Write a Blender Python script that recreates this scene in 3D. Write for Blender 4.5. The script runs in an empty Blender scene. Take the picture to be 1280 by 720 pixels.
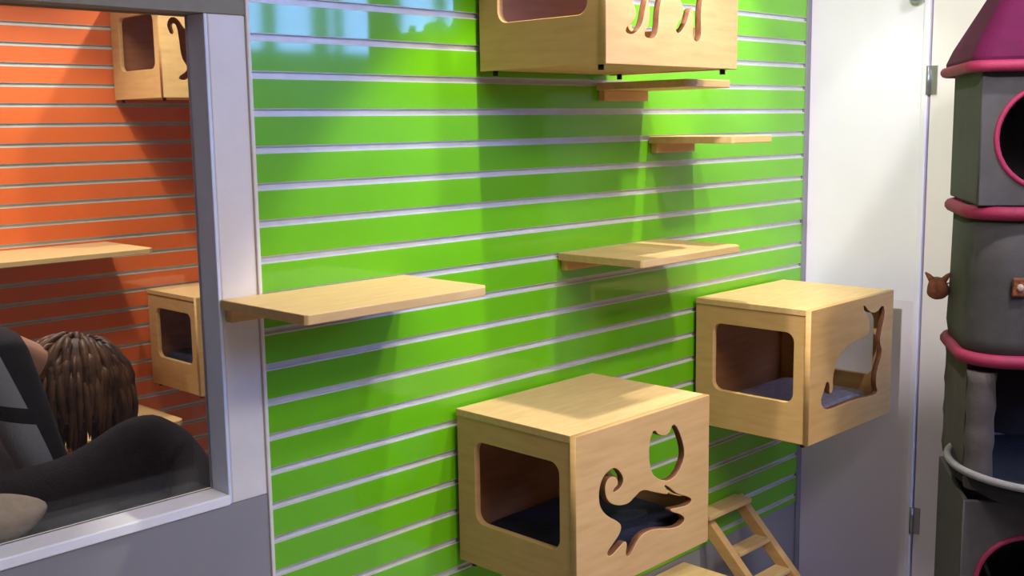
import bpy, bmesh, math, random
from mathutils import Vector, Matrix, noise
random.seed(7)
C = bpy.context.scene.collection
PI = math.pi
EYE = 1.70                      # camera height over the floor
S = 0.0762                      # slatwall pitch
GZ = EYE + 0.1078               # height of one groove centre
W = 2.1994                      # length of the green slatwall
XR = 2.229                      # face of the white end wall

# ------------------------------------------------------------------ camera
CAM = dict(x=-1.2833, y=-1.9888, yaw=0.7746, pit=0.1456, roll=-0.0148, f=1394.5)
def cam_axes():
    ya, pi_, ro = CAM['yaw'], CAM['pit'], CAM['roll']
    fw = Vector((math.cos(ya)*math.cos(pi_), math.sin(ya)*math.cos(pi_), -math.sin(pi_)))
    r = Vector((math.sin(ya), -math.cos(ya), 0)); u = r.cross(fw)
    r2 = math.cos(ro)*r + math.sin(ro)*u; u2 = -math.sin(ro)*r + math.cos(ro)*u
    return r2, u2, fw
r2, u2, fw = cam_axes()
cd = bpy.data.cameras.new('camera'); cam = bpy.data.objects.new('camera', cd); C.objects.link(cam)
cd.sensor_width = 36; cd.lens = CAM['f']*36/1280; cd.clip_start = 0.02
M = Matrix((r2, u2, -fw)).transposed().to_4x4(); M.translation = (CAM['x'], CAM['y'], EYE); cam.matrix_world = M
bpy.context.scene.camera = cam
vs = bpy.context.scene.view_settings
bpy.context.scene.display_settings.display_device = 'sRGB'
vs.view_transform = 'Standard'; vs.look = 'None'; vs.gamma = 1; vs.use_curve_mapping = False; vs.exposure = 0.0

# ------------------------------------------------------------------ materials
def lin(c):
    return tuple(((v/255)/12.92 if v/255 <= .04045 else ((v/255+.055)/1.055)**2.4) for v in c)
def mat(name, rgb, rough=.6, metal=0, var=.08, scale=30, bump=0, bscale=200, spec=.5, rgb2=None, stretch=(1,1,1), coat=0, sheen=0):
    m = bpy.data.materials.new(name); m.use_nodes = True
    nt = m.node_tree; n = nt.nodes; l = nt.links; b = n['Principled BSDF']
    b.inputs['Roughness'].default_value = rough; b.inputs['Metallic'].default_value = metal
    b.inputs['Specular IOR Level'].default_value = spec
    if coat:
        b.inputs['Coat Weight'].default_value = coat; b.inputs['Coat Roughness'].default_value = .06
    if sheen: b.inputs['Sheen Weight'].default_value = sheen
    tc = n.new('ShaderNodeTexCoord'); mp = n.new('ShaderNodeMapping'); mp.inputs['Scale'].default_value = stretch
    l.new(tc.outputs['Object'], mp.inputs['Vector'])
    nz = n.new('ShaderNodeTexNoise'); nz.inputs['Scale'].default_value = scale; nz.inputs['Detail'].default_value = 4
    l.new(mp.outputs['Vector'], nz.inputs['Vector'])
    rp = n.new('ShaderNodeValToRGB'); a = lin(rgb)
    if rgb2 is None:
        c0 = tuple(max(0, v*(1-var)) for v in a); c1 = tuple(min(1, v*(1+var)) for v in a)
    else: c0, c1 = lin(rgb2), a
    rp.color_ramp.elements[0].position = .3; rp.color_ramp.elements[1].position = .7
    rp.color_ramp.elements[0].color = (*c0, 1); rp.color_ramp.elements[1].color = (*c1, 1)
    l.new(nz.outputs['Fac'], rp.inputs['Fac']); l.new(rp.outputs['Color'], b.inputs['Base Color'])
    if bump:
        nb = n.new('ShaderNodeTexNoise'); nb.inputs['Scale'].default_value = bscale
        l.new(mp.outputs['Vector'], nb.inputs['Vector'])
        bp = n.new('ShaderNodeBump'); bp.inputs['Strength'].default_value = bump; bp.inputs['Distance'].default_value = .004
        l.new(nb.outputs['Fac'], bp.inputs['Height']); l.new(bp.outputs['Normal'], b.inputs['Normal'])
    return m

def wood(name, light, dark, stretch):
    m = mat(name, light, rough=.55, rgb2=dark, scale=7, stretch=stretch, bump=.05, bscale=60, spec=.3)
    return m
GREEN = mat('green_laminate', (104, 182, 14), rough=.4, spec=.25, var=.03, scale=6, coat=.75)
ORANGE = mat('orange_laminate', (226, 108, 48), rough=.4, var=.03, scale=6, coat=.2)
ALU = mat('aluminium_insert', (204, 204, 196), rough=.4, metal=.1, var=.05, scale=40)
WHITE = mat('white_paint', (230, 225, 236), rough=.5, var=.02, scale=5)
CREAM = mat('cream_door_paint', (226, 218, 214), rough=.45, var=.02, scale=5)
GREYP = mat('grey_wall_paint', (142, 138, 136), rough=.6, var=.03, scale=5)
GREYT = mat('grey_trim', (128, 126, 130), rough=.5, var=.03)
BLUEG = mat('blue_grey_frame', (214, 222, 236), rough=.4, var=.03)
POST = mat('white_frame', (224, 218, 206), rough=.4, var=.02)
DARKW = mat('dark_upper_wall', (92, 72, 74), rough=.8)
CEIL = mat('ceiling_paint', (225, 222, 216), rough=.8, var=.02)
FLOOR = mat('pale_floor', (168, 160, 158), rough=.5, var=.1, scale=8)
HALL = mat('hall_paint', (128, 114, 116), rough=.8, var=.03)
PINE = wood('pine_plywood', (214, 172, 112), (202, 158, 98), (1.2, 1.2, 9))
PINEH = wood('pine_plywood_board', (222, 186, 128), (210, 172, 114), (1.5, 9, 9))
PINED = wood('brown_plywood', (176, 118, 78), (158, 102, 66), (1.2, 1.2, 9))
EDGEB = mat('brown_cut_edge', (116, 70, 40), rough=.7, var=.3, scale=60)  # cut-out edges, browner than the board faces
BLACKM = mat('black_metal', (28, 27, 27), rough=.4, metal=.6)
GREYM = mat('grey_metal', (150, 150, 152), rough=.35, metal=.8)
NAVY = mat('navy_fleece', (18, 21, 38), rough=.95, var=.25, scale=60, bump=.6, bscale=150)
GREYF = mat('grey_fleece', (150, 140, 146), rough=.95, var=.2, scale=50, bump=.6, bscale=150)
MAG = mat('magenta_fabric', (76, 4, 48), rough=.8, var=.12, scale=25, bump=.25, bscale=400, spec=.2)
PINK = mat('pink_piping', (128, 14, 58), rough=.7, var=.1, scale=60, bump=.25, bscale=300)
GFAB = mat('grey_fabric', (62, 58, 59), rough=.85, var=.12, scale=30, bump=.25, bscale=400)
GFAB2 = mat('dark_grey_fabric', (60, 57, 59), rough=.85, var=.15, scale=25, bump=.25, bscale=400)
TAUPE = mat('taupe_fabric', (70, 62, 61), rough=.9, var=.2, scale=22, bump=.3, bscale=250)
BLKF = mat('black_plush', (14, 13, 18), rough=.95, var=.3, scale=40, bump=.5, bscale=180)
BLKB = mat('brown_black_plush', (30, 22, 25), rough=.95, var=.3, scale=40, bump=.5, bscale=180)
RIM = mat('grey_piping', (120, 116, 118), rough=.85, var=.1, scale=60, bump=.3, bscale=300)
BEIGE = mat('beige_plush', (168, 150, 132), rough=.95, var=.12, scale=40, bump=.4, bscale=200)
BROWN = mat('brown_plush', (120, 66, 42), rough=.95, var=.45, scale=45, bump=.8, bscale=120)
SKIN = mat('skin', (196, 146, 120), rough=.55, var=.06, scale=20)
HAIR = mat('brown_hair', (134, 94, 62), rough=.5, rgb2=(58, 38, 30), scale=14, spec=.25, stretch=(1, 1, 1), bump=.3, bscale=60)
JBLK = mat('black_cloth', (20, 20, 28), rough=.9, var=.2, bump=.3, bscale=150)
JGRY = mat('light_grey_cloth', (172, 172, 176), rough=.9, var=.08, bump=.3, bscale=150)
TROU = mat('dark_trousers', (34, 36, 48), rough=.9, var=.15)

def glass_mat():
    m = bpy.data.materials.new('window_glass'); m.use_nodes = True
    n = m.node_tree.nodes; l = m.node_tree.links; n.clear()
    o = n.new('ShaderNodeOutputMaterial'); mx = n.new('ShaderNodeMixShader')
    t = n.new('ShaderNodeBsdfTransparent'); g = n.new('ShaderNodeBsdfGlossy'); fr = n.new('ShaderNodeFresnel')
    t.inputs['Color'].default_value = (.94, .96, .96, 1); g.inputs['Roughness'].default_value = .03
    fr.inputs['IOR'].default_value = 1.5
    l.new(fr.outputs['Fac'], mx.inputs['Fac']); l.new(t.outputs[0], mx.inputs[1]); l.new(g.outputs[0], mx.inputs[2])
    l.new(mx.outputs[0], o.inputs['Surface']); return m
GLASS = glass_mat()

# ------------------------------------------------------------------ mesh helpers
def add_box(bm, lo, hi, mi=0):
    x0, y0, z0 = lo; x1, y1, z1 = hi
    v = [bm.verts.new(p) for p in ((x0,y0,z0),(x1,y0,z0),(x1,y1,z0),(x0,y1,z0),(x0,y0,z1),(x1,y0,z1),(x1,y1,z1),(x0,y1,z1))]
    fs = []
    for f in ((0,3,2,1),(4,5,6,7),(0,1,5,4),(1,2,6,5),(2,3,7,6),(3,0,4,7)):
        fc = bm.faces.new([v[i] for i in f]); fc.material_index = mi; fs.append(fc)
    return v, fs
def add_tube(bm, pts, rad, seg=12, closed=False, mi=0, cap=True, up=None):
    pts = [Vector(p) for p in pts]; n = len(pts)
    rads = rad if isinstance(rad, (list, tuple)) else [rad]*n
    rings = []; ref = None
    for i, p in enumerate(pts):
        a = pts[(i-1) % n] if (closed or i > 0) else p
        b = pts[(i+1) % n] if (closed or i < n-1) else p
        t = (b-a).normalized()
        if ref is None:
            ref = Vector((0,0,1)) if abs(t.z) < .9 else Vector((1,0,0))
        nn = (ref - t*ref.dot(t)).normalized(); ref = nn; bb = t.cross(nn)
        rings.append([bm.verts.new(p + rads[i]*(math.cos(2*PI*k/seg)*nn + math.sin(2*PI*k/seg)*bb)) for k in range(seg)])
    m = n if closed else n-1
    for i in range(m):
        A, B = rings[i], rings[(i+1) % n]
        for k in range(seg):
            f = bm.faces.new((A[k], A[(k+1)%seg], B[(k+1)%seg], B[k])); f.material_index = mi; f.smooth = True
    if cap and not closed:
        bm.faces.new(rings[0][::-1]).material_index = mi; bm.faces.new(rings[-1]).material_index = mi
def add_loft(bm, loops, mi=0, cap0=True, cap1=True, smooth=True):
    R = [[bm.verts.new(p) for p in lp] for lp in loops]; k = len(R[0])
    for A, B in zip(R, R[1:]):
        for i in range(k):
            f = bm.faces.new((A[i], A[(i+1)%k], B[(i+1)%k], B[i])); f.material_index = mi; f.smooth = smooth
    if cap0: bm.faces.new(R[0][::-1]).material_index = mi
    if cap1: bm.faces.new(R[-1]).material_index = mi
def add_ball(bm, c, r, seg=20, rings=12, mi=0, fn=None):
    M = Matrix.Translation(c) @ Matrix.Diagonal((*([r]*3 if not isinstance(r, (tuple, list)) else r), 1))
    g = bmesh.ops.create_uvsphere(bm, u_segments=seg, v_segments=rings, radius=1, matrix=M)
    for v in g['verts']:
        if fn: fn(v)
        for f in v.link_faces: f.smooth = True; f.material_index = mi
def obj(name, bm, mats, parent=None, bevel=0, seg=2, me=None):
    if me is None:
        bmesh.ops.recalc_face_normals(bm, faces=bm.faces); me = bpy.data.meshes.new(name); bm.to_mesh(me); bm.free()
    for m in (mats if isinstance(mats, (list, tuple)) else [mats]): me.materials.append(m)
    o = bpy.data.objects.new(name, me); C.objects.link(o)
    if parent: o.parent = parent
    if bevel:
        b = o.modifiers.new('bevel', 'BEVEL'); b.width = bevel; b.segments = seg; b.limit_method = 'ANGLE'; b.angle_limit = .6
    return o
def bx(name, lo, hi, m, parent=None, bevel=0, seg=2):
    bm = bmesh.new(); add_box(bm, lo, hi); return obj(name, bm, m, parent, bevel, seg)
def thing(name, label, cat, loc, rz=0, group=None):
    o = bpy.data.objects.new(name, None); C.objects.link(o); o.empty_display_size = .1
    o.location = loc; o.rotation_euler = (0, 0, rz); o['label'] = label; o['category'] = cat
    if group: o['group'] = group
    return o
def tag(o, label, cat, group=None):
    o['label'] = label; o['category'] = cat
    if group: o['group'] = group
    return o
def struct(o):
    o['kind'] = 'structure'; return o
def evaluated(tmp):
    dg = bpy.context.evaluated_depsgraph_get(); dg.update()
    me = bpy.data.meshes.new_from_object(tmp.evaluated_get(dg), depsgraph=dg)
    d = tmp.data; isc = tmp.type == 'CURVE'
    bpy.data.objects.remove(tmp)
    (bpy.data.curves if isc else bpy.data.meshes).remove(d)
    me.materials.clear(); return me
def rrect(x0, y0, x1, y1, r, seg=6):
    out = []
    for cx, cy, a0 in ((x1-r, y0+r, -PI/2), (x1-r, y1-r, 0), (x0+r, y1-r, PI/2), (x0+r, y0+r, PI)):
        for k in range(seg+1):
            a = a0 + PI/2*k/seg; out.append((cx+r*math.cos(a), cy+r*math.sin(a)))
    return out
def smooth_poly(pts, it=2):
    for _ in range(it):                       # Chaikin
        q = []
        for i in range(len(pts)):
            a, b = pts[i], pts[(i+1) % len(pts)]
            q.append((a[0]*.75+b[0]*.25, a[1]*.75+b[1]*.25)); q.append((a[0]*.25+b[0]*.75, a[1]*.25+b[1]*.75))
        pts = q
    return pts
def panel(name, outline, holes, th, m, parent, frame, bev=.0015):
    """flat board with cut-outs: outline/holes in (u, v); frame maps (u, v, w) to local space"""
    cu = bpy.data.curves.new('cut', 'CURVE'); cu.dimensions = '2D'; cu.fill_mode = 'BOTH'; cu.extrude = th/2-bev
    cu.bevel_depth = bev; cu.bevel_resolution = 1; cu.offset = -bev
    for lp in [outline]+list(holes):
        sp = cu.splines.new('POLY'); sp.points.add(len(lp)-1); sp.use_cyclic_u = True
        for q, (a, b) in zip(sp.points, lp): q.co = (a, b, 0, 1)
    t = bpy.data.objects.new('cut', cu); C.objects.link(t)
    me = evaluated(t)
    if len(m) > 1:                                   # sawn edges of the cut-outs are darker brown
        us = [p[0] for p in outline]; ws = [p[1] for p in outline]; u0, u1, w0, w1 = min(us)+.004, max(us)-.004, min(ws)+.004, max(ws)-.004
        for p in me.polygons:
            c = p.center
            if abs(p.normal.z) < .5 and u0 < c.x < u1 and w0 < c.y < w1: p.material_index = 1
    me.transform(frame); me.name = name
    return obj(name, None, m, parent, me=me)
def copy_tree(o, parent=None):
    c = o.copy(); C.objects.link(c)
    if parent: c.parent = parent
    for ch in [k for k in bpy.data.objects if k.parent == o]:
        copy_tree(ch, c)
    return c

# ------------------------------------------------------------------ the room
def slatwall(name, x0, x1, ztop, zbot, gz, pitch, mface, y=0.0, gap=.0165):
    bm = bmesh.new(); k0 = math.floor((gz-ztop)/pitch)-1; k1 = math.ceil((gz-zbot)/pitch)+1
    add_box(bm, (x0, y+.008, zbot), (x1, y+.022, ztop), 1)              # backing seen in the grooves
    edges = [gz-k*pitch for k in range(k0, k1+1)]                      # descending groove centres
    for a, b in zip(edges, edges[1:]):
        t = min(ztop, a-gap/2); u = max(zbot, b+gap/2)
        if t-u > .004:
            v, fs = add_box(bm, (x0, y, u), (x1, y+.0125, t), 0)
        if zbot < b-gap/2 and b+gap/2 < ztop:                           # aluminium lips of the insert
            add_box(bm, (x0, y+.0005, b-gap/2), (x1, y+.0125, b-gap/2+.003), 1)
            add_box(bm, (x0, y+.0005, b+gap/2-.0015), (x1, y+.0125, b+gap/2), 1)
    return struct(obj(name, bm, [mface, ALU]))
ZB = EYE-1.365
slatwall('wall_back', 0, W, EYE+1.10, ZB, GZ, S, GREEN)
struct(bx('wall_back_lower', (0, .004, 0), (W, .10, ZB), GREYP))
struct(bx('trim_1', (W, -.004, 0), (XR, .03, EYE+1.1), GREYT, bevel=.002))       # strip in the corner
struct(bx('trim_2', (-.009, -.005, 0), (0, .02, EYE+1.1), POST, bevel=.002))     # edge strip beside the post
bm = bmesh.new(); add_box(bm, (0, .022, ZB), (W, .10, EYE+1.1)); struct(obj('wall_back_core', bm, GREYP))
# window partition on the left
ZS = EYE-.775; ZH = EYE+.225
struct(bx('wall_window_lower', (-3.2, 0, 0), (-.009, .10, ZS-.0), GREYP))
win = bpy.data.objects.new('window_1', None); C.objects.link(win); struct(win)
bm = bmesh.new(); add_box(bm, (-.094, 0, ZS), (-.009, .062, ZH)); obj('window_post', bm, POST, win, .003)
bm = bmesh.new(); add_box(bm, (-.102, .0, ZS), (-.094, .074, ZH)); add_box(bm, (-.094, .062, ZS), (-.009, .074, ZH)); obj('window_jamb', bm, BLUEG, win, .002)
bm = bmesh.new(); add_box(bm, (-3.2, -.006, ZS), (-.102, .076, ZS+.022)); obj('window_sill', bm, mat('sill_paint', (244, 242, 236), rough=.4, var=.02), win, .003)
bm = bmesh.new(); add_box(bm, (-3.2, .062, ZS+.022), (-.102, .068, ZH)); obj('window_pane', bm, GLASS, win)
struct(bx('wall_window_header', (-3.2, -.002, ZH), (-.009, .10, EYE+1.1), mat('header_paint', (132, 126, 104), rough=.6)))
# white end wall, door
struct(bx('wall_right', (XR, -.408, 0), (XR+.1, .1, EYE+1.1), WHITE))
struct(bx('wall_right_lower', (XR-.001, -.401, 0), (XR+.05, 0, EYE-.595), mat('lilac_grey_lower', (224, 214, 224), rough=.55, var=.02, scale=5)))  # lower stretch toned slightly more lilac than the wall above
struct(bx('wall_right_upper', (XR, -1.36, EYE+.45), (XR+.1, -.408, EYE+1.1), WHITE))
struct(bx('wall_right_end', (XR, -1.62, 0), (XR+.1, -1.36, EYE+1.1), WHITE))
struct(bx('wall_right_light_stop', (XR+.05, -1.36, 0), (XR+.1, -.408, EYE+.45), CREAM))  # unseen slab added behind the door to stop sky light leaking
struct(bx('trim_3', (XR-.006, -.420, 0), (XR+.02, -.400, EYE+.47), WHITE, bevel=.003))
door = bpy.data.objects.new('door_1', None); C.objects.link(door); struct(door)
bx('door_slab', (XR+.004, -1.355, .01), (XR+.045, -.425, EYE+.44), CREAM, door, .003)
for z in (.12, -1.34):
    h = bmesh.new(); add_tube(h, [(XR-.006, -.4225, EYE+z-.045), (XR-.006, -.4225, EYE+z+.045)], .007, 10)
    add_box(h, (XR-.002, -.448, EYE+z-.045), (XR+.005, -.428, EYE+z+.045)); obj('hinge', h, GREYM, door)
# hall behind the camera, with daylight coming in through its shop window
YF = -2.9; ZC = EYE+1.10
struct(bx('floor', (-3.4, -4.2, -.05), (5.4, 2.6, 0), FLOOR))
struct(bx('ceiling', (-3.4, YF, ZC), (5.4, 2.6, ZC+.05), CEIL))
struct(bx('wall_left', (-3.3, YF, 0), (-3.2, 2.5, ZC), HALL))
struct(bx('wall_hall_right', (5.2, YF, 0), (5.3, -1.5, ZC), HALL))
struct(bx('wall_hall_light_stop', (XR+.1, -1.62, 0), (5.3, -1.52, ZC), HALL))  # unseen wall added to keep stray sky light out
wx0, wx1, wz = 1.72, 3.62, EYE+.39
bm = bmesh.new()
add_box(bm, (-3.3, YF-.1, 0), (wx0, YF, ZC)); add_box(bm, (wx1, YF-.1, 0), (5.3, YF, ZC)); add_box(bm, (wx0, YF-.1, 0), (wx1, YF, wz))
struct(obj('wall_front', bm, HALL))
w2 = bpy.data.objects.new('window_2', None); C.objects.link(w2); struct(w2)
bm = bmesh.new()
for x, w in ((2.02, .05), (2.34, .07), (2.46, .02), (2.84, .08), (3.2, .05)): add_box(bm, (x-w/2, YF-.08, wz), (x+w/2, YF-.02, ZC))
obj('window_frame', bm, DARKW, w2)
# orange room beyond the window
YO = 2.36; OG = EYE+.4053
slatwall('wall_far', -3.2, 2.2, ZC, EYE-1.5, OG, .0762, ORANGE, y=YO, gap=.0165)
struct(bx('wall_far_core', (-3.2, YO+.022, 0), (2.3, YO+.1, ZC), GREYP))
struct(bx('wall_far_right', (2.2, .10, 0), (2.3, YO+.02, ZC), HALL))

# ------------------------------------------------------------------ cat houses
FXY = Matrix(((1,0,0,0),(0,0,1,0),(0,1,0,0),(0,0,0,1)))        # (u,v,w) -> x=u, z=v, y=w
def FRONT(y): return Matrix.Translation((0, y, 0)) @ FXY
FYZ = Matrix(((0,0,1,0),(1,0,0,0),(0,1,0,0),(0,0,0,1)))        # (u,v,w) -> y=u, z=v, x=w
def SIDE(x): return Matrix.Translation((x, 0, 0)) @ FYZ
T = .018
def cat_house(label, loc, w, d, h, cut, group=None, inside=None):
    """loc = left back bottom corner on the wall; local x to the right, y negative into the room"""
    t = thing('cat_house', label, 'cat house', loc, 0, group)
    yb = -.014
    hz = h-.072-.208
    hole = rrect(-.352+(.405-d)*.5, hz, -.075+(.405-d)*.5, hz+.208, .028)
    for x in (T/2+.003, w-T/2-.003):
        panel('side_panel', [(-d+T, 0), (yb, 0), (yb, h-T), (-d+T, h-T)], [hole], T, [inside or PINE], t, SIDE(x))
    panel('front_panel', [(0, 0), (w, 0), (w, h), (0, h)], cut, T, [PINE, EDGEB], t, FRONT(-d+T/2))
    bx('top_panel', (0, -d+T, h-T), (w, yb, h), PINEH, t, .0015)
    bx('bottom_panel', (T+.003, -d+T, .002), (w-T-.003, yb, T), PINE, t, .0015)
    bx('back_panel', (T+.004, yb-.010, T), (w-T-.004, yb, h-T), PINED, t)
    for x in (.05, w-.05):
        for za, zb_ in ((.10, .03), (.30, .26)):
            bx('wall_bracket', (x-.012, yb, h-za), (x+.012, 0, h-zb_), BLACKM, t, .002)
    for x in (.02, w-.02):
        for y in (-d+.03, -.05):
            bm = bmesh.new(); add_tube(bm, [(x, y, -.012), (x, y, .002)], [.007, .007], 12); obj('screw_cap', bm, BLACKM, t)
    return t
def cut_from(pts, w, h, xa, za): return [(x-xa, z-za) for x, z in pts]
# cut-out of the lower house: a cat springing, its head a separate hole
LX, LZ, LW, LH = .530, EYE-1.080, .520, .390
def lcut(pts, it=2):   # crop coordinates (4 px per pixel of the panel drawing) -> panel metres
    out = []
    for X, Y in pts:
        u = 740+X/4; v = 520+Y/4
        # panel drawing: plane y=-.405 seen through the drawing's own perspective
        d = fw*CAM['f'] + r2*(u-640) - u2*(v-360); k = (-.405-CAM['y'])/d.y
        out.append((CAM['x']+d.x*k-LX, d.z*k+EYE-LZ))
    return smooth_poly(out, it)
body = [(60,300),(42,340),(34,400),(42,460),(78,502),(128,525),(150,548),(140,590),(105,640),(72,690),(92,704),(132,660),(165,622),(178,640),(168,690),(182,708),(205,668),(232,612),(265,580),(320,562),(400,562),(445,546),(468,512),(440,490),(396,480),(390,464),(430,458),(484,444),(502,416),(470,400),(425,392),(372,345),(360,350),(392,396),(310,382),(252,366),(212,408),(182,440),(135,450),(92,440),(68,405),(64,350),(80,312),(108,300),(128,312),(132,345),(112,362),(104,384),(140,366),(160,322),(146,286),(118,258),(88,270)]
head = [(292,110),(312,66),(335,100),(385,96),(404,38),(430,60),(460,150),(462,210),(430,290),(385,325),(335,318),(298,285),(284,200)]
lower = cat_house('wooden cat house lowest on the green wall, leaping cat cut-out and navy cushion', (LX, 0, LZ), LW, .405, LH, [lcut(body), lcut(head, 1)], 'cat houses on the green wall')
# right house: a cat sitting, tail out to the left
RX, RZ, RW, RH = 1.545, EYE-.935, .515, .398
def rcut(pts, it=2):
    out = []
    for X, Y in pts:
        u = 840+X/3; v = 330+Y/3
        d = fw*CAM['f'] + r2*(u-640) - u2*(v-360); k = (-.41-CAM['y'])/d.y
        out.append((CAM['x']+d.x*k-RX, d.z*k+EYE-RZ))
    return smooth_poly(out, it)
sit = [(718,150),(742,182),(768,184),(792,150),(800,185),(788,240),(778,290),(790,330),(768,400),(764,450),(772,482),(745,496),(705,502),(655,520),(605,540),(575,548),(556,520),(572,470),(580,440),(592,448),(590,490),(604,478),(604,420),(618,370),(640,325),(690,285),(738,268),(744,235),(738,198),(722,180)]
right = cat_house('wooden cat house beside the white wall with sitting cat cut-out and grey cushion', (RX, 0, RZ), RW, .41, RH, [rcut(sit, 1)], 'cat houses on the green wall')
# top house: a cat walking, only its legs in view
walk = [(.085,.150),(.110,.118),(.100,.095),(.072,.082),(.070,.068),(.100,.066),(.130,.088),(.142,.135),(.150,.150),(.160,.120),(.150,.082),(.138,.074),(.140,.062),(.172,.060),(.188,.075),(.192,.130),(.205,.160),(.275,.160),(.290,.120),(.262,.098),(.256,.080),(.272,.076),(.300,.102),(.312,.135),(.325,.140),(.330,.110),(.322,.070),(.342,.058),(.360,.072),(.356,.120),(.362,.170),(.400,.200),(.425,.210),(.435,.235),(.415,.262),(.418,.295),(.400,.280),(.380,.285),(.372,.302),(.360,.270),(.335,.235),(.250,.225),(.150,.230),(.105,.255),(.075,.300),(.045,.300),(.030,.270),(.045,.235),(.060,.240),(.050,.268),(.062,.282),(.075,.262),(.080,.210)]
TX, TZ = .632, EYE+.128
top = cat_house('wooden cat house highest on the green wall with walking cat cut-out', (TX, 0, TZ), .515, .41, .39, [smooth_poly(walk, 2)], 'cat houses on the green wall', inside=None)
og = 'cat houses on the orange wall'
ot = cat_house('upper wooden cat house on the orange wall behind the window', (.868, YO, EYE+.12), .515, .41, .39, [smooth_poly(walk, 2)], og)
ol = cat_house('lower wooden cat house on the orange wall behind the window', (.955, YO, EYE-1.06), .515, .41, .40, [smooth_poly(walk, 2)], og)
def cushion(label, loc, w, d, h, m):
    bm = bmesh.new(); n = 20
    loops = []
    for k in range(7):
        f = k/6; z = h*(1-math.cos(PI*f))/2; ins = .022*(1-math.sin(PI*f))
        r = rrect(ins, -d+ins, w-ins, -ins, .04, 5)
        loops.append([(x, y, z*(1+.0*math.sin(x*20))) for x, y in r])
    add_loft(bm, loops)
    for v in bm.verts: v.co += .006*noise.noise_vector(v.co*14)*(1 if v.co.z > .01 else 0)
    for v in bm.verts: v.co.z = max(v.co.z, 0)
    o = obj('cushion', bm, m); o.location = loc
    s = o.modifiers.new('s', 'SUBSURF'); s.levels = 1; s.render_levels = 1
    return tag(o, label, 'cushion')
cushion('navy fleece cushion inside the lowest cat house on the green wall', (LX+.035, -.04, LZ+T), LW-.07, .32, .075, NAVY)
cushion('grey fleece cushion inside the cat house beside the white wall', (RX+.035, -.04, RZ+T), RW-.07, .32, .06, GREYF)
cushion('dark cushion inside the lower cat house on the orange wall', (.955+.035, YO-.04, EYE-1.06+T), .445, .32, .12, NAVY)

# ------------------------------------------------------------------ wall shelves
def wall_shelf(label, x0, x1, ztop, d, y=0, th=.020, group='wooden shelves on the green wall'):
    t = thing('wall_shelf', label, 'shelf', ((x0+x1)/2, y, ztop), 0, group); w = (x1-x0)/2
    r = [(-w, -.002), (-w, -d+.006)] + [(-w+.006, -d), (w-.022, -d), (w, -d+.022), (w, -.002)]
    bm = bmesh.new(); add_loft(bm, [[(a, b, -th) for a, b in r], [(a, b, 0) for a, b in r]], smooth=False)
    obj('board', bm, PINEH, t, .002)
    bm = bmesh.new(); add_box(bm, (-w+.012, -.022, -th-.028), (w-.012, -.001, -th)); obj('cleat', bm, PINE, t, .002)
    return t
wall_shelf('long pale wooden shelf overlapping the white window post', -.100, .385, EYE-.343, .297)
wall_shelf('pale wooden shelf alone in mid wall, between the window shelf and right cat house', .925, 1.385, EYE-.342, .285)
wall_shelf('short wooden step shelf under the walking cat house, upper of two', 1.085, 1.305, EYE+.108, .30)
wall_shelf('short wooden step shelf casting a shadow above the mid wall shelf', 1.320, 1.535, EYE-.040, .29)
wall_shelf('low wooden shelf beside the ladder under the lowest cat house', 1.20, 1.51, EYE-1.385, .25)
og2 = 'wooden shelves on the orange wall'
wall_shelf('wooden shelf on the orange wall above the bent person', .12, .80, EYE-.448, .40, YO, group=og2)
wall_shelf('low wooden shelf on the orange wall beside the black pet bed', .40, .885, EYE-1.14, .40, YO, group=og2)

# ------------------------------------------------------------------ cat ladder
lad = thing('cat_ladder', 'small pale wooden ladder leaning on the wall below the right cat house', 'ladder', (1.705, 0, 0))
ztp = EYE-1.245
def lad_pt(s): return (-.012-s*.72, ztp-s*1.0*.80)     # s in metres-ish down the slope
for x in (-.105, .105):
    bm = bmesh.new()
    y0, z0 = -.015, ztp; L = z0/.80
    y1, z1 = y0-.72*L, .0
    add_loft(bm, [[(x-.015, y0, z0-.045), (x+.015, y0, z0-.045), (x+.015, y0, z0+.012), (x-.015, y0, z0+.012)],
                  [(x-.015, y1, 0), (x+.015, y1, 0), (x+.015, y1-.052, 0), (x-.015, y1-.052, 0)]], smooth=False)
    obj('rail', bm, PINE, lad, .002)
bx('top_board', (-.150, -.070, ztp-.002), (.090, -.004, ztp+.014), PINEH, lad, .002)
for i in range(1, 5):
    s = i*.105
    y, z = -.015-.72*s, ztp-.80*s
    bx('step', (-.090, y-.052, z-.036), (.090, y+.004, z-.022), PINEH, lad, .002)

# ------------------------------------------------------------------ small fitting high on the white wall
sf = thing('wall_fitting', 'small round grey fitting high on the white wall above the light patch', 'fitting', (XR, -.385, EYE+.372))
bm = bmesh.new(); add_tube(bm, [(0, 0, .03), (-.012, 0, .03)], .026, 20); obj('base', bm, GREYM, sf)
bm = bmesh.new(); add_ball(bm, (-.034, 0, .012), (.026, .026, .024)); obj('dome', bm, GREYM, sf)

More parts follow.
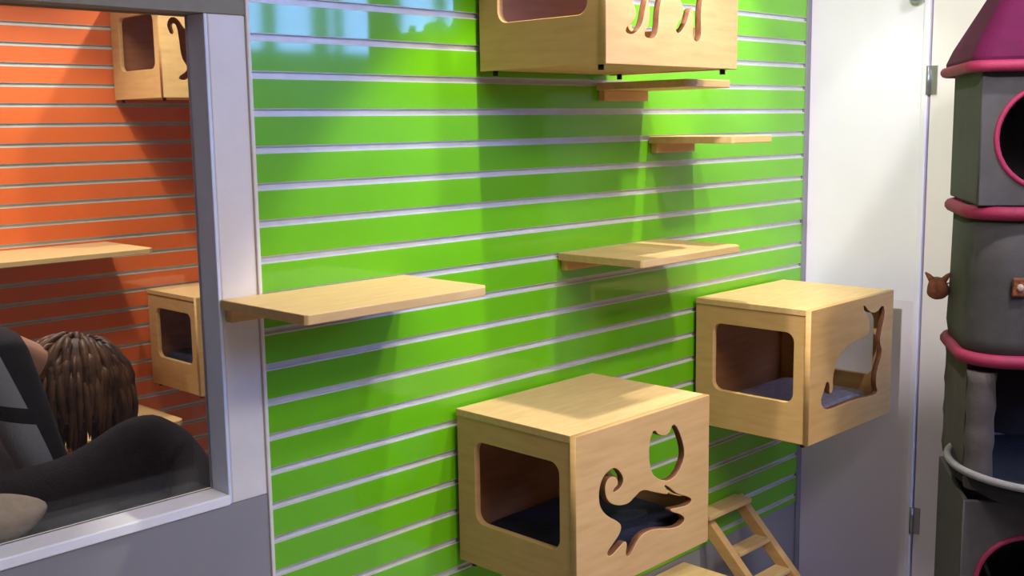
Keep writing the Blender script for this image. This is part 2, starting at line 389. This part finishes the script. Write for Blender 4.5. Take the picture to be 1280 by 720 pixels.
# ------------------------------------------------------------------ cat tree
def atd(u, v, depth):
    d = (fw*CAM['f'] + r2*(u-640) - u2*(v-360))/CAM['f']
    return Vector((CAM['x'], CAM['y'], EYE)) + d*depth
DT = 2.95
ang = math.atan2(r2.y, r2.x) + math.radians(-12)           # front of the tower turned a little to the right
lx = Vector((math.cos(ang), math.sin(ang), 0)); ly = Vector((-math.sin(ang), math.cos(ang), 0))
HW, HD = .215, .19                                          # half width, half depth
corner = atd(1192, 250, DT)                                # far left edge of the tower at mid height
ctr = Vector((corner.x, corner.y, 0)) + lx*HW - ly*(HD-.06)
tree = thing('cat_tree', 'tall grey fabric cat tree tower with pink piping and magenta roof', 'cat tree', (ctr.x, ctr.y, 0), ang)
def zt(v, u=1200): return atd(u, v, DT).z
zE = zt(93); z1 = zt(252); z2 = zt(425); z3 = zt(566)
def lp(hw, hd, r, z, seg=6, dx=0, dy=0): return [(x+dx, y+dy, z) for x, y in rrect(-hw, -hd, hw, hd, r, seg)]
bm = bmesh.new(); add_loft(bm, [lp(HW+.030, HD+.03, .06, 0), lp(HW+.030, HD+.03, .06, .03)]); obj('base_plate', bm, GFAB2, tree, .006)
def round_hole_panel(name, w, z0, z1, hc, hr, y, m, ins=0):
    hole = [(hc[0]+hr[0]*math.cos(2*PI*k/32), hc[1]+hr[1]*math.sin(2*PI*k/32)) for k in range(32)]
    o = panel(name, [(-w, z0), (w, z0), (w, z1), (-w, z1)], [hole], .014, [m], tree, FRONT(y), .003)
    bm = bmesh.new(); add_tube(bm, [(a, y-.007, b) for a, b in hole], .0065, 10, closed=True); obj('hole_piping', bm, PINK, o)
    return o
# lower house
zb0, zb1 = .03, z3-.055
bm = bmesh.new(); add_box(bm, (-HW, -HD+.014, zb0), (-HW+.012, HD, zb1)); obj('house_side', bm, GFAB, tree, .004)
bm = bmesh.new(); add_box(bm, (HW-.012, -HD+.014, zb0), (HW, HD, zb1)); obj('house_side', bm, GFAB, tree, .004)
bm = bmesh.new(); add_box(bm, (-HW+.012, HD-.012, zb0), (HW-.012, HD, zb1)); obj('house_back', bm, GFAB2, tree)
hz_ = zt(690, 1265)
round_hole_panel('house_front', HW, zb0, zb1, (-.055, hz_), (.125, .122), -HD+.007, GFAB)
# bowl bed above it
bm = bmesh.new(); zb = z3
n = 48
def bowl_loop(rx, ry, z, wob=0): return [((rx)*math.cos(2*PI*k/n), -.065+(ry)*math.sin(2*PI*k/n), z) for k in range(n)]
BX, BY = HW+.022, HD+.065
add_loft(bm, [bowl_loop(BX*.80, BY*.80, zb-.05), bowl_loop(BX*.96, BY*.96, zb-.02), bowl_loop(BX, BY, zb+.015), bowl_loop(BX*.93, BY*.93, zb+.02), bowl_loop(BX*.8, BY*.8, zb-.015), bowl_loop(BX*.3, BY*.3, zb-.03)])
obj('bowl_bed', bm, BLKF, tree)
bm = bmesh.new(); add_tube(bm, bowl_loop(BX*.985, BY*.985, zb+.014), .0095, 10, closed=True); obj('bowl_rim', bm, RIM, tree)
# open bay with corner posts
for sx in (-1, 1):
    for sy in (-1, 1):
        bm = bmesh.new(); x, y = sx*(HW-.035), sy*(HD-.035)
        pts = [(x, y, zb-.03+k*(z2-zb)/10) for k in range(11)]
        add_tube(bm, pts, [.034+.0025*math.sin(k*2.1+sx) for k in range(11)], 14); obj('post', bm, TAUPE, tree)
bm = bmesh.new(); add_box(bm, (-HW+.02, HD-.018, zb-.02), (HW-.02, HD-.006, z2-.01)); obj('bay_back', bm, GFAB2, tree)
bm = bmesh.new(); add_box(bm, (-HW+.004, -HD+.06, zb-.02), (-HW+.012, HD-.02, z2-.01)); obj('bay_side', bm, TAUPE, tree)
# rounded tub
bm = bmesh.new()
add_loft(bm, [lp(HW+.002, HD+.002, .10, z2-.005), lp(HW+.010, HD+.010, .10, z2+.05), lp(HW+.006, HD+.006, .10, (z1+z2)/2), lp(HW+.004, HD+.004, .10, z1-.01)], cap0=True, cap1=True)
obj('tub', bm, GFAB, tree)
for z, e in ((z2, .008), (z1-.006, .010)):
    bm = bmesh.new(); add_tube(bm, lp(HW+e, HD+e, .10, z, 8), .0165, 10, closed=True); obj('piping', bm, PINK, tree)
bm = bmesh.new(); add_loft(bm, [lp(HW-.012, HD-.012, .09, z1), lp(HW-.03, HD-.03, .08, z1+.022), lp(HW-.08, HD-.08, .06, z1+.026)]); obj('tub_pad', bm, RIM, tree)
# upper house with round doorway
zu0, zu1 = z1+.012, zE
bm = bmesh.new(); add_box(bm, (-HW, -HD+.014, zu0), (-HW+.012, HD, zu1)); obj('house_side', bm, GFAB, tree, .004)
bm = bmesh.new(); add_box(bm, (HW-.012, -HD+.014, zu0), (HW, HD, zu1)); obj('house_side', bm, GFAB, tree, .004)
bm = bmesh.new(); add_box(bm, (-HW+.012, HD-.012, zu0), (HW-.012, HD, zu1)); obj('house_back', bm, GFAB2, tree)
round_hole_panel('house_front', HW, zu0, zu1, (-.058, (zu0+zu1)/2-.0), (.122, .122), -HD+.007, GFAB2)
# magenta roof
bm = bmesh.new(); e = .022
add_loft(bm, [lp(HW+e, HD+e, .04, zE), lp(HW+e+.004, HD+e+.004, .045, zE+.025), lp(HW+e-.010, HD+e-.010, .045, zE+.06), lp(HW*.60, HD*.55, .03, zE+.24), lp(HW*.22, HD*.16, .015, zE+.42)], smooth=False)
rf = obj('roof', bm, MAG, tree, .006)
bm = bmesh.new(); add_tube(bm, lp(HW+e+.004, HD+e+.004, .045, zE+.004, 8), .0135, 10, closed=True); obj('roof_piping', bm, PINK, rf)
for sx in (-.55, .0):
    bm = bmesh.new(); add_tube(bm, [(sx*HW, -HD-e-.002, zE+.045), (sx*HW, -HD-e+.010, zE+.07), (sx*HW*.72, -HD*.57, zE+.24)], .004, 8); obj('roof_seam', bm, mat('purple_seam', (78, 16, 92), rough=.8), rf)
# toys on the tower
def toy(name, label, p, s, cord):
    t = thing(name, label, 'cat toy', p, ang, 'plush toys on the cat tree')
    bm = bmesh.new()
    add_ball(bm, (0, 0, 0), (s, s*.85, s*1.08), fn=lambda v: setattr(v, 'co', v.co + .012*noise.noise_vector(v.co*30)*(s/.04)))
    obj('toy_body', bm, BROWN, t)
    for sx in (-1, 1):
        bm = bmesh.new(); add_tube(bm, [(sx*s*.5, 0, s*.72), (sx*s*.82, 0, s*1.12), (sx*s*1.08, 0, s*1.38)], [s*.30, s*.2, .002], 10); obj('toy_ear', bm, BROWN, t)
    bm = bmesh.new(); add_tube(bm, [(s*.6, s*.2, s*.3), (s*1.3, s*.4, s*.5), (cord, s*.5, s*.2)], .002, 8); obj('cord', bm, GFAB2, t)
    return t
tp = atd(1172, 360, DT); toy('plush_toy', 'small brown plush toy with ears hanging at the left side of the cat tree', tp, .030, .07)
fl = Vector((ctr.x, ctr.y, 0)) + lx*(-.03) - ly*(HD+.018)
def on_front(u, v):
    d = fw*CAM['f'] + r2*(u-640) - u2*(v-360); o = Vector((CAM['x'], CAM['y'], EYE)); nrm = -ly
    p0 = Vector((ctr.x, ctr.y, 0)) - ly*(HD+.012); k = (p0-o).dot(nrm)/d.dot(nrm); return o + d*k
bt = on_front(1274, 359)
bt_o = thing('toggle', 'small brown toggle with a pale centre on the grey tub of the cat tree', 'toggle', bt, ang)
bm = bmesh.new(); add_box(bm, (-.016, -.010, -.022), (.016, .004, .022)); obj('toggle_body', bm, BROWN, bt_o, .004)
bm = bmesh.new(); add_ball(bm, (0, -.012, 0), (.008, .005, .009)); obj('toggle_button', bm, BEIGE, bt_o)

# ------------------------------------------------------------------ black pet bed behind the window
bench = thing('bench', 'low bench carrying the black pet bed behind the window', 'bench', (-.40, .35, 0))
bx('bench_top', (-.55, -.245, EYE-1.035), (.52, .235, EYE-1.0), PINED, bench, .004)
for x in (-.51, .48):
    for y in (-.21, .20): bx('leg', (x-.02, y-.02, 0), (x+.02, y+.02, EYE-1.035), PINED, bench, .003)
bed = thing('pet_bed', 'black plush pet bed with raised rounded rim behind the window', 'pet bed', (-.40, .32, EYE-1.0))
bm = bmesh.new(); pts = []; rad = []
for x, y in rrect(-.50, -.11, .37, .15, .12, 10):
    pass
def rim_z(x, y):
    back = max(0, min(1, (y+.10)/.2)); rgt = math.exp(-((x-.37)/.15)**2)
    return (.185 if y < 0 else .19) + .07*back + .075*rgt*(.35+.65*back)
path = []
base = rrect(-.48, -.12, .395, .145, .13, 10)
for i in range(len(base)):
    a = Vector((*base[i], 0)); b = Vector((*base[(i+1) % len(base)], 0)); k = max(1, int((b-a).length/.03))
    for j in range(k): path.append(a.lerp(b, j/k))
loops = []
seg = 16
rings = []
for i, p in enumerate(path):
    t = (path[(i+1) % len(path)]-path[i-1]).normalized(); nrm = Vector((t.y, -t.x, 0)); top_ = rim_z(p.x, p.y)
    h = top_; ring = []
    for k in range(seg):
        a = 2*PI*k/seg; ring.append(bm.verts.new(p + nrm*.062*math.cos(a) + Vector((0, 0, h/2+h/2*math.sin(a)))))
    rings.append(ring)
for i in range(len(rings)):
    A, B = rings[i], rings[(i+1) % len(rings)]
    for k in range(seg):
        f = bm.faces.new((A[k], A[(k+1) % seg], B[(k+1) % seg], B[k])); f.smooth = True
for v in bm.verts: v.co += .006*noise.noise_vector(v.co*9); v.co.z = max(v.co.z, 0)
obj('rim', bm, BLKB, bed)
bm = bmesh.new(); add_loft(bm, [lp(.44, .12, .1, 0, 8, -.04, .01), lp(.455, .135, .1, .10, 8, -.04, .01), lp(.43, .11, .09, .162, 8, -.04, .01), lp(.2, .05, .04, .172, 8, -.04, .01)]); obj('bed_pad', bm, BLKF, bed)
bm = bmesh.new(); add_ball(bm, (0, 0, 0), (.125, .075, .042), 28, 16)
for v in bm.verts:
    k = 1-.35*max(0, v.co.x/.125)**2; v.co.y *= k; v.co.z *= k
pil = obj('small_cushion', bm, BEIGE); pil.location = (-.475, .30, EYE-.782); pil.rotation_euler = (math.radians(14), 0, math.radians(8))
tag(pil, 'pale beige oval cushion lying in the black pet bed', 'cushion')

# ------------------------------------------------------------------ person bending over the bed
def skin(name, verts, edges, rads, root=0, lvl=2):
    me = bpy.data.meshes.new(name); me.from_pydata(verts, edges, []); o = bpy.data.objects.new(name, me); C.objects.link(o)
    o.modifiers.new('s', 'SKIN').use_smooth_shade = True
    for i, r in enumerate(rads):
        d = me.skin_vertices[0].data[i]; d.radius = (r, r) if not isinstance(r, tuple) else r; d.use_root = i == root
    s = o.modifiers.new('ss', 'SUBSURF'); s.levels = lvl; s.render_levels = lvl
    return evaluated(o)
E0 = EYE
P = {'pelvis': (-.86, .80, E0-.78), 'waist': (-.66, .79, E0-.66), 'chest': (-.44, .78, E0-.555), 'upper': (-.30, .77, E0-.54), 'neck': (-.21, .76, E0-.55), 'skull': (-.13, .75, E0-.60)}
per = thing('person', 'person with brown hair in black and grey jacket bending over the pet bed', 'person', (-.80, .80, 0))
org = Vector(per.location)
def loc(p): return tuple(Vector(p)-org)
names = list(P); V = [P[k] for k in names]; Ed = [(i, i+1) for i in range(len(V)-1)]
R = [.125, .115, .125, .10, .055, .06]
HANDS = []
for sy in (-1, 1):
    b = len(V); y = .78+sy*.17
    V += [(-.31, y, E0-.53), (-.245, y-.03, E0-.78), (-.12, y+(.03 if sy < 0 else -.10), E0-.915), (-.05, y+(.045 if sy < 0 else -.11), E0-.93)]
    R += [.062, .045, .030, .027]; Ed += [(3, b), (b, b+1), (b+1, b+2), (b+2, b+3)]
    hx, hy, hz = V[-1]
    for k, (dy, ln) in enumerate(((-.033, .055), (-.011, .075), (.011, .080), (.033, .070))):
        c = len(V); V += [(hx+.045, hy+dy, hz-.004), (hx+.045+ln*.6, hy+dy*1.15, hz-.014), (hx+.045+ln, hy+dy*1.2, hz-.034)]
        R += [.0105, .009, .0075]; Ed += [(b+3, c), (c, c+1), (c+1, c+2)]
    c = len(V); s = 1 if sy < 0 else -1
    V += [(hx+.005, hy+s*.032, hz-.004), (hx+.035, hy+s*.058, hz-.016), (hx+.058, hy+s*.062, hz-.03)]; R += [.012, .010, .008]
    Ed += [(b+3, c), (c, c+1), (c+1, c+2)]
    h = len(V); yl = .80+sy*.095
    V += [(-.88, yl, E0-.86), (-.83, yl+sy*.02, E0-1.26), (-.90, yl+sy*.02, .085), (-.80, yl+sy*.03, .035)]
    R += [.092, .062, .045, .034]; Ed += [(0, h), (h, h+1), (h+1, h+2), (h+2, h+3)]
me = skin('body', [loc(v) for v in V], Ed, R)
# head shape joined to the body, then one continuous surface
bm = bmesh.new(); bm.from_mesh(me); bpy.data.meshes.remove(me)
hc = Vector((-.075, .745, E0-.625)); up_ = Vector((.86, -.10, -.30)).normalized(); fr_ = Vector((.30, -.35, -.88)); fr_ = (fr_-up_*fr_.dot(up_)).normalized(); sd_ = up_.cross(fr_)
def head_pt(c):
    x, y, z = c            # x side, y front, z up, unit sphere
    sx, sy_, sz = .074, .096, .118
    if z < 0: sx *= 1-.28*(-z)**1.4; 
    f = max(0, y)
    q = Vector((x*sx, y*sy_, z*sz))
    def g(cx, cz, w): return math.exp(-(((x-cx)/w)**2+((z-cz)/w)**2))*(1 if y > 0 else 0)
    q.y += .026*math.exp(-((x/.13)**2+((z+.18)/.17)**2))*f + .010*math.exp(-((x/.10)**2+((z-.02)/.2)**2))*f
    q.y -= .013*(g(.34, .06, .17)+g(-.34, .06, .17)); q.y += .008*g(0, -.52, .16) - .006*g(0, -.46, .05); q.y += .010*g(0, -.86, .22)
    return hc + sd_*q.x + fr_*q.y + up_*q.z - org
g = bmesh.ops.create_uvsphere(bm, u_segments=40, v_segments=28, radius=1)
for v in g['verts']: v.co = head_pt(v.co)
for sx in (-1, 1):
    g = bmesh.ops.create_uvsphere(bm, u_segments=12, v_segments=8, radius=1)
    for v in g['verts']: v.co = hc - org + sd_*(sx*.074+v.co.x*.010) + fr_*(-.008+v.co.y*.019) + up_*(-.01+v.co.z*.031)
me = bpy.data.meshes.new('body_tmp'); bm.to_mesh(me); bm.free()
o = bpy.data.objects.new('t', me); C.objects.link(o); rm = o.modifiers.new('r', 'REMESH'); rm.mode = 'VOXEL'; rm.voxel_size = .0065; rm.use_smooth_shade = True
sm = o.modifiers.new('sm', 'SMOOTH'); sm.factor = .4; sm.iterations = 2
me = evaluated(o); obj('body', None, SKIN, per, me=me)
# jacket: torso and sleeves
JV = [P['pelvis'], P['waist'], P['chest'], P['upper'], (-.25, .765, E0-.55)]; JE = [(0,1),(1,2),(2,3),(3,4)]; JR = [.142, .138, .150, .132, .070]
for sy in (-1, 1):
    b = len(JV); y = .78+sy*.17
    JV += [(-.31, y, E0-.53), (-.245, y-.03, E0-.78), (-.14, y+(.025 if sy < 0 else -.09), E0-.902)]; JR += [.080, .060, .043]; JE += [(3, b), (b, b+1), (b+1, b+2)]
me = skin('jacket', [loc(v) for v in JV], JE, JR, 1, 3)
# colour-blocked cloth: light grey panels on black, divided by slanted seams
JMAT = mat('black_and_grey_cloth', (20, 20, 28), rough=.9, var=.2, bump=.3, bscale=150)
nt = JMAT.node_tree; nd = nt.nodes; lk = nt.links
def mth(op, a, b=None):
    n_ = nd.new('ShaderNodeMath'); n_.operation = op
    for sock, v in zip(n_.inputs, (a, b)):
        if v is None: continue
        if isinstance(v, (int, float)): sock.default_value = v
        else: lk.new(v, sock)
    return n_.outputs[0]
tcj = nd.new('ShaderNodeTexCoord'); sx_ = nd.new('ShaderNodeSeparateXYZ'); lk.new(tcj.outputs['Object'], sx_.inputs[0])
X_ = mth('ADD', sx_.outputs[0], org.x); Z_ = sx_.outputs[2]
side_ = mth('LESS_THAN', mth('ADD', X_, mth('MULTIPLY', mth('SUBTRACT', Z_, E0-.55), .35)), -.312)
slope_ = mth('ADD', Z_, mth('MULTIPLY', X_, .25))
seam_ = mth('GREATER_THAN', mth('ABSOLUTE', mth('SUBTRACT', slope_, E0-.715)), .018)
top_ = mth('LESS_THAN', Z_, E0-.475)
msk = mth('MULTIPLY', mth('MULTIPLY', side_, seam_), top_)
mxj = nd.new('ShaderNodeMix'); mxj.data_type = 'RGBA'
bsdf = nd['Principled BSDF']; old = bsdf.inputs['Base Color'].links[0].from_socket
lk.new(msk, mxj.inputs[0]); lk.new(old, mxj.inputs[6]); mxj.inputs[7].default_value = (*lin((150, 150, 156)), 1)
lk.new(mxj.outputs[2], bsdf.inputs['Base Color'])
jk = obj('jacket', None, [JMAT], per, me=me)
me2 = skin('trousers', [loc(v) for v in [P['pelvis'], (-.80, .80, E0-.74), (-.88, .705, E0-.86), (-.83, .685, E0-1.26), (-.90, .685, .13), (-.88, .895, E0-.86), (-.83, .915, E0-1.26), (-.90, .915, .13)]], [(1,0),(0,2),(2,3),(3,4),(0,5),(5,6),(6,7)], [.145, .135, .108, .078, .062, .108, .078, .062])
obj('trousers', None, TROU, per, me=me2)
for y in (.683, .917):
    bm = bmesh.new()
    add_loft(bm, [[(-.86-.0+dx*k, y+dy*k, z) for dx, dy in [(-.10,-.03),(-.05,-.045),(.08,-.05),(.15,-.03),(.15,.03),(.08,.05),(-.05,.045),(-.10,.03)]] for z, k in ((0, 1), (.03, 1.02), (.065, .85), (.10, .6))])
    for v in bm.verts: v.co -= org
    obj('shoe', bm, BLKF, per, .006)
# hair: cap over the skull and hanging locks
bm = bmesh.new(); g = bmesh.ops.create_uvsphere(bm, u_segments=40, v_segments=26, radius=1)
kill = []
for v in g['verts']:
    c = v.co.copy(); n_ = noise.noise(c*5)
    q = Vector((c.x*.092, c.y*.112, c.z*.132))*(1+.05*n_)
    if (c.y > .35 and c.z < .45): kill.append(v)
    v.co = hc - org + sd_*q.x + fr_*q.y + up_*q.z
bmesh.ops.delete(bm, geom=kill, context='VERTS')
rnd = random.Random(3)
for i in range(420):
    zz = rnd.uniform(-.75, .98); a = rnd.uniform(-PI, PI); rr_ = math.sqrt(1-zz*zz)
    c = Vector((math.sin(a)*rr_, -math.cos(a)*rr_, zz))
    if c.y > .30 and zz < .5: continue
    p0 = hc + sd_*c.x*.094 + fr_*c.y*.114 + up_*c.z*.134
    out = (p0-hc).normalized(); L = rnd.uniform(.05, .15); jit = Vector((rnd.uniform(-1, 1), rnd.uniform(-1, 1), 0))*.012
    pts = [p0 - out*.006 - org]; r0 = rnd.uniform(.0045, .0075)
    for k in range(1, 7):
        f = k/6; q = p0 + Vector((0, 0, -1))*L*f + fr_*(.05*f) + jit*f + out*.010*math.sin(PI*f)
        d_ = q-hc; e_ = Vector((d_.dot(sd_)/.097, d_.dot(fr_)/.117, d_.dot(up_)/.137))
        if e_.length < 1: q = hc + d_/max(e_.length, .3)
        pts.append(q - org)
    add_tube(bm, pts, [r0*.7, r0*1.3, r0*1.5, r0*1.4, r0*1.2, r0*.8, .0008], 6)
for f in bm.faces: f.smooth = True
obj('hair', bm, HAIR, per)

# ------------------------------------------------------------------ light
def spot(name, loc_, to, power, size, blend=.25, rad=.03, col=(1, .93, .84)):
    d = bpy.data.lights.new(name, 'SPOT'); d.energy = power; d.spot_size = math.radians(size); d.spot_blend = blend; d.shadow_soft_size = rad; d.color = col
    o = bpy.data.objects.new(name, d); C.objects.link(o); o.location = loc_
    o.rotation_euler = (Vector(to)-Vector(loc_)).to_track_quat('-Z', 'Y').to_euler(); return o

NEU = (1, .965, .92)
def fill_light(name, loc_, sx, sy, power, col):  # area lamp added purely as fill, no fixture modelled
    d = bpy.data.lights.new(name, 'AREA'); d.shape = 'RECTANGLE'; d.size = sx; d.size_y = sy; d.energy = power; d.color = col
    o = bpy.data.objects.new(name, d); C.objects.link(o); o.location = loc_
spot('downlight', (.61, -.51, ZC-.02), (.61, -.51, 0), 90, 66, .2, .02, NEU)
spot('downlight', (1.44, -.50, ZC-.02), (1.44, -.02, EYE+.05), 88, 64, .6, .02, NEU)
spot('downlight', (1.80, -.38, ZC-.02), (1.80, -.38, 0), 17, 60, .2, .02, NEU)
spot('downlight', (1.0, -1.55, ZC-.02), (1.35, -.50, EYE-.12), 95, 82, .6, .05, NEU)
spot('downlight', (-1.0, -1.3, ZC-.03), (2.23, -.40, EYE+.0), 340, 29, .6, .05, (1, .965, .975))
fill_light('ceiling_fill', (-.7, -1.9, ZC-.01), 1.2, .6, 3, (.94, .93, 1))  # weak fill added from the left of the hall
fill_light('ceiling_fill', (.15, -2.3, ZC-.01), 1.2, .6, 50, (.98, .95, 1))  # main fill added for the green wall and end wall
spot('downlight', (.35, 1.75, ZC-.02), (.35, 1.85, 0), 70, 90, .5, .03, NEU)
spot('downlight', (1.25, 1.55, ZC-.02), (1.15, 1.95, EYE-.2), 66, 95, .5, .03, NEU)
fill_light('ceiling_fill', (.2, 1.1, ZC-.01), .6, .6, 24, (1, .93, .9))  # fill added to brighten the orange room
w = bpy.data.worlds.new('world'); bpy.context.scene.world = w; w.use_nodes = True
bg = w.node_tree.nodes['Background']; bg.inputs[0].default_value = (.22, .36, .95, 1); bg.inputs[1].default_value = 28.0
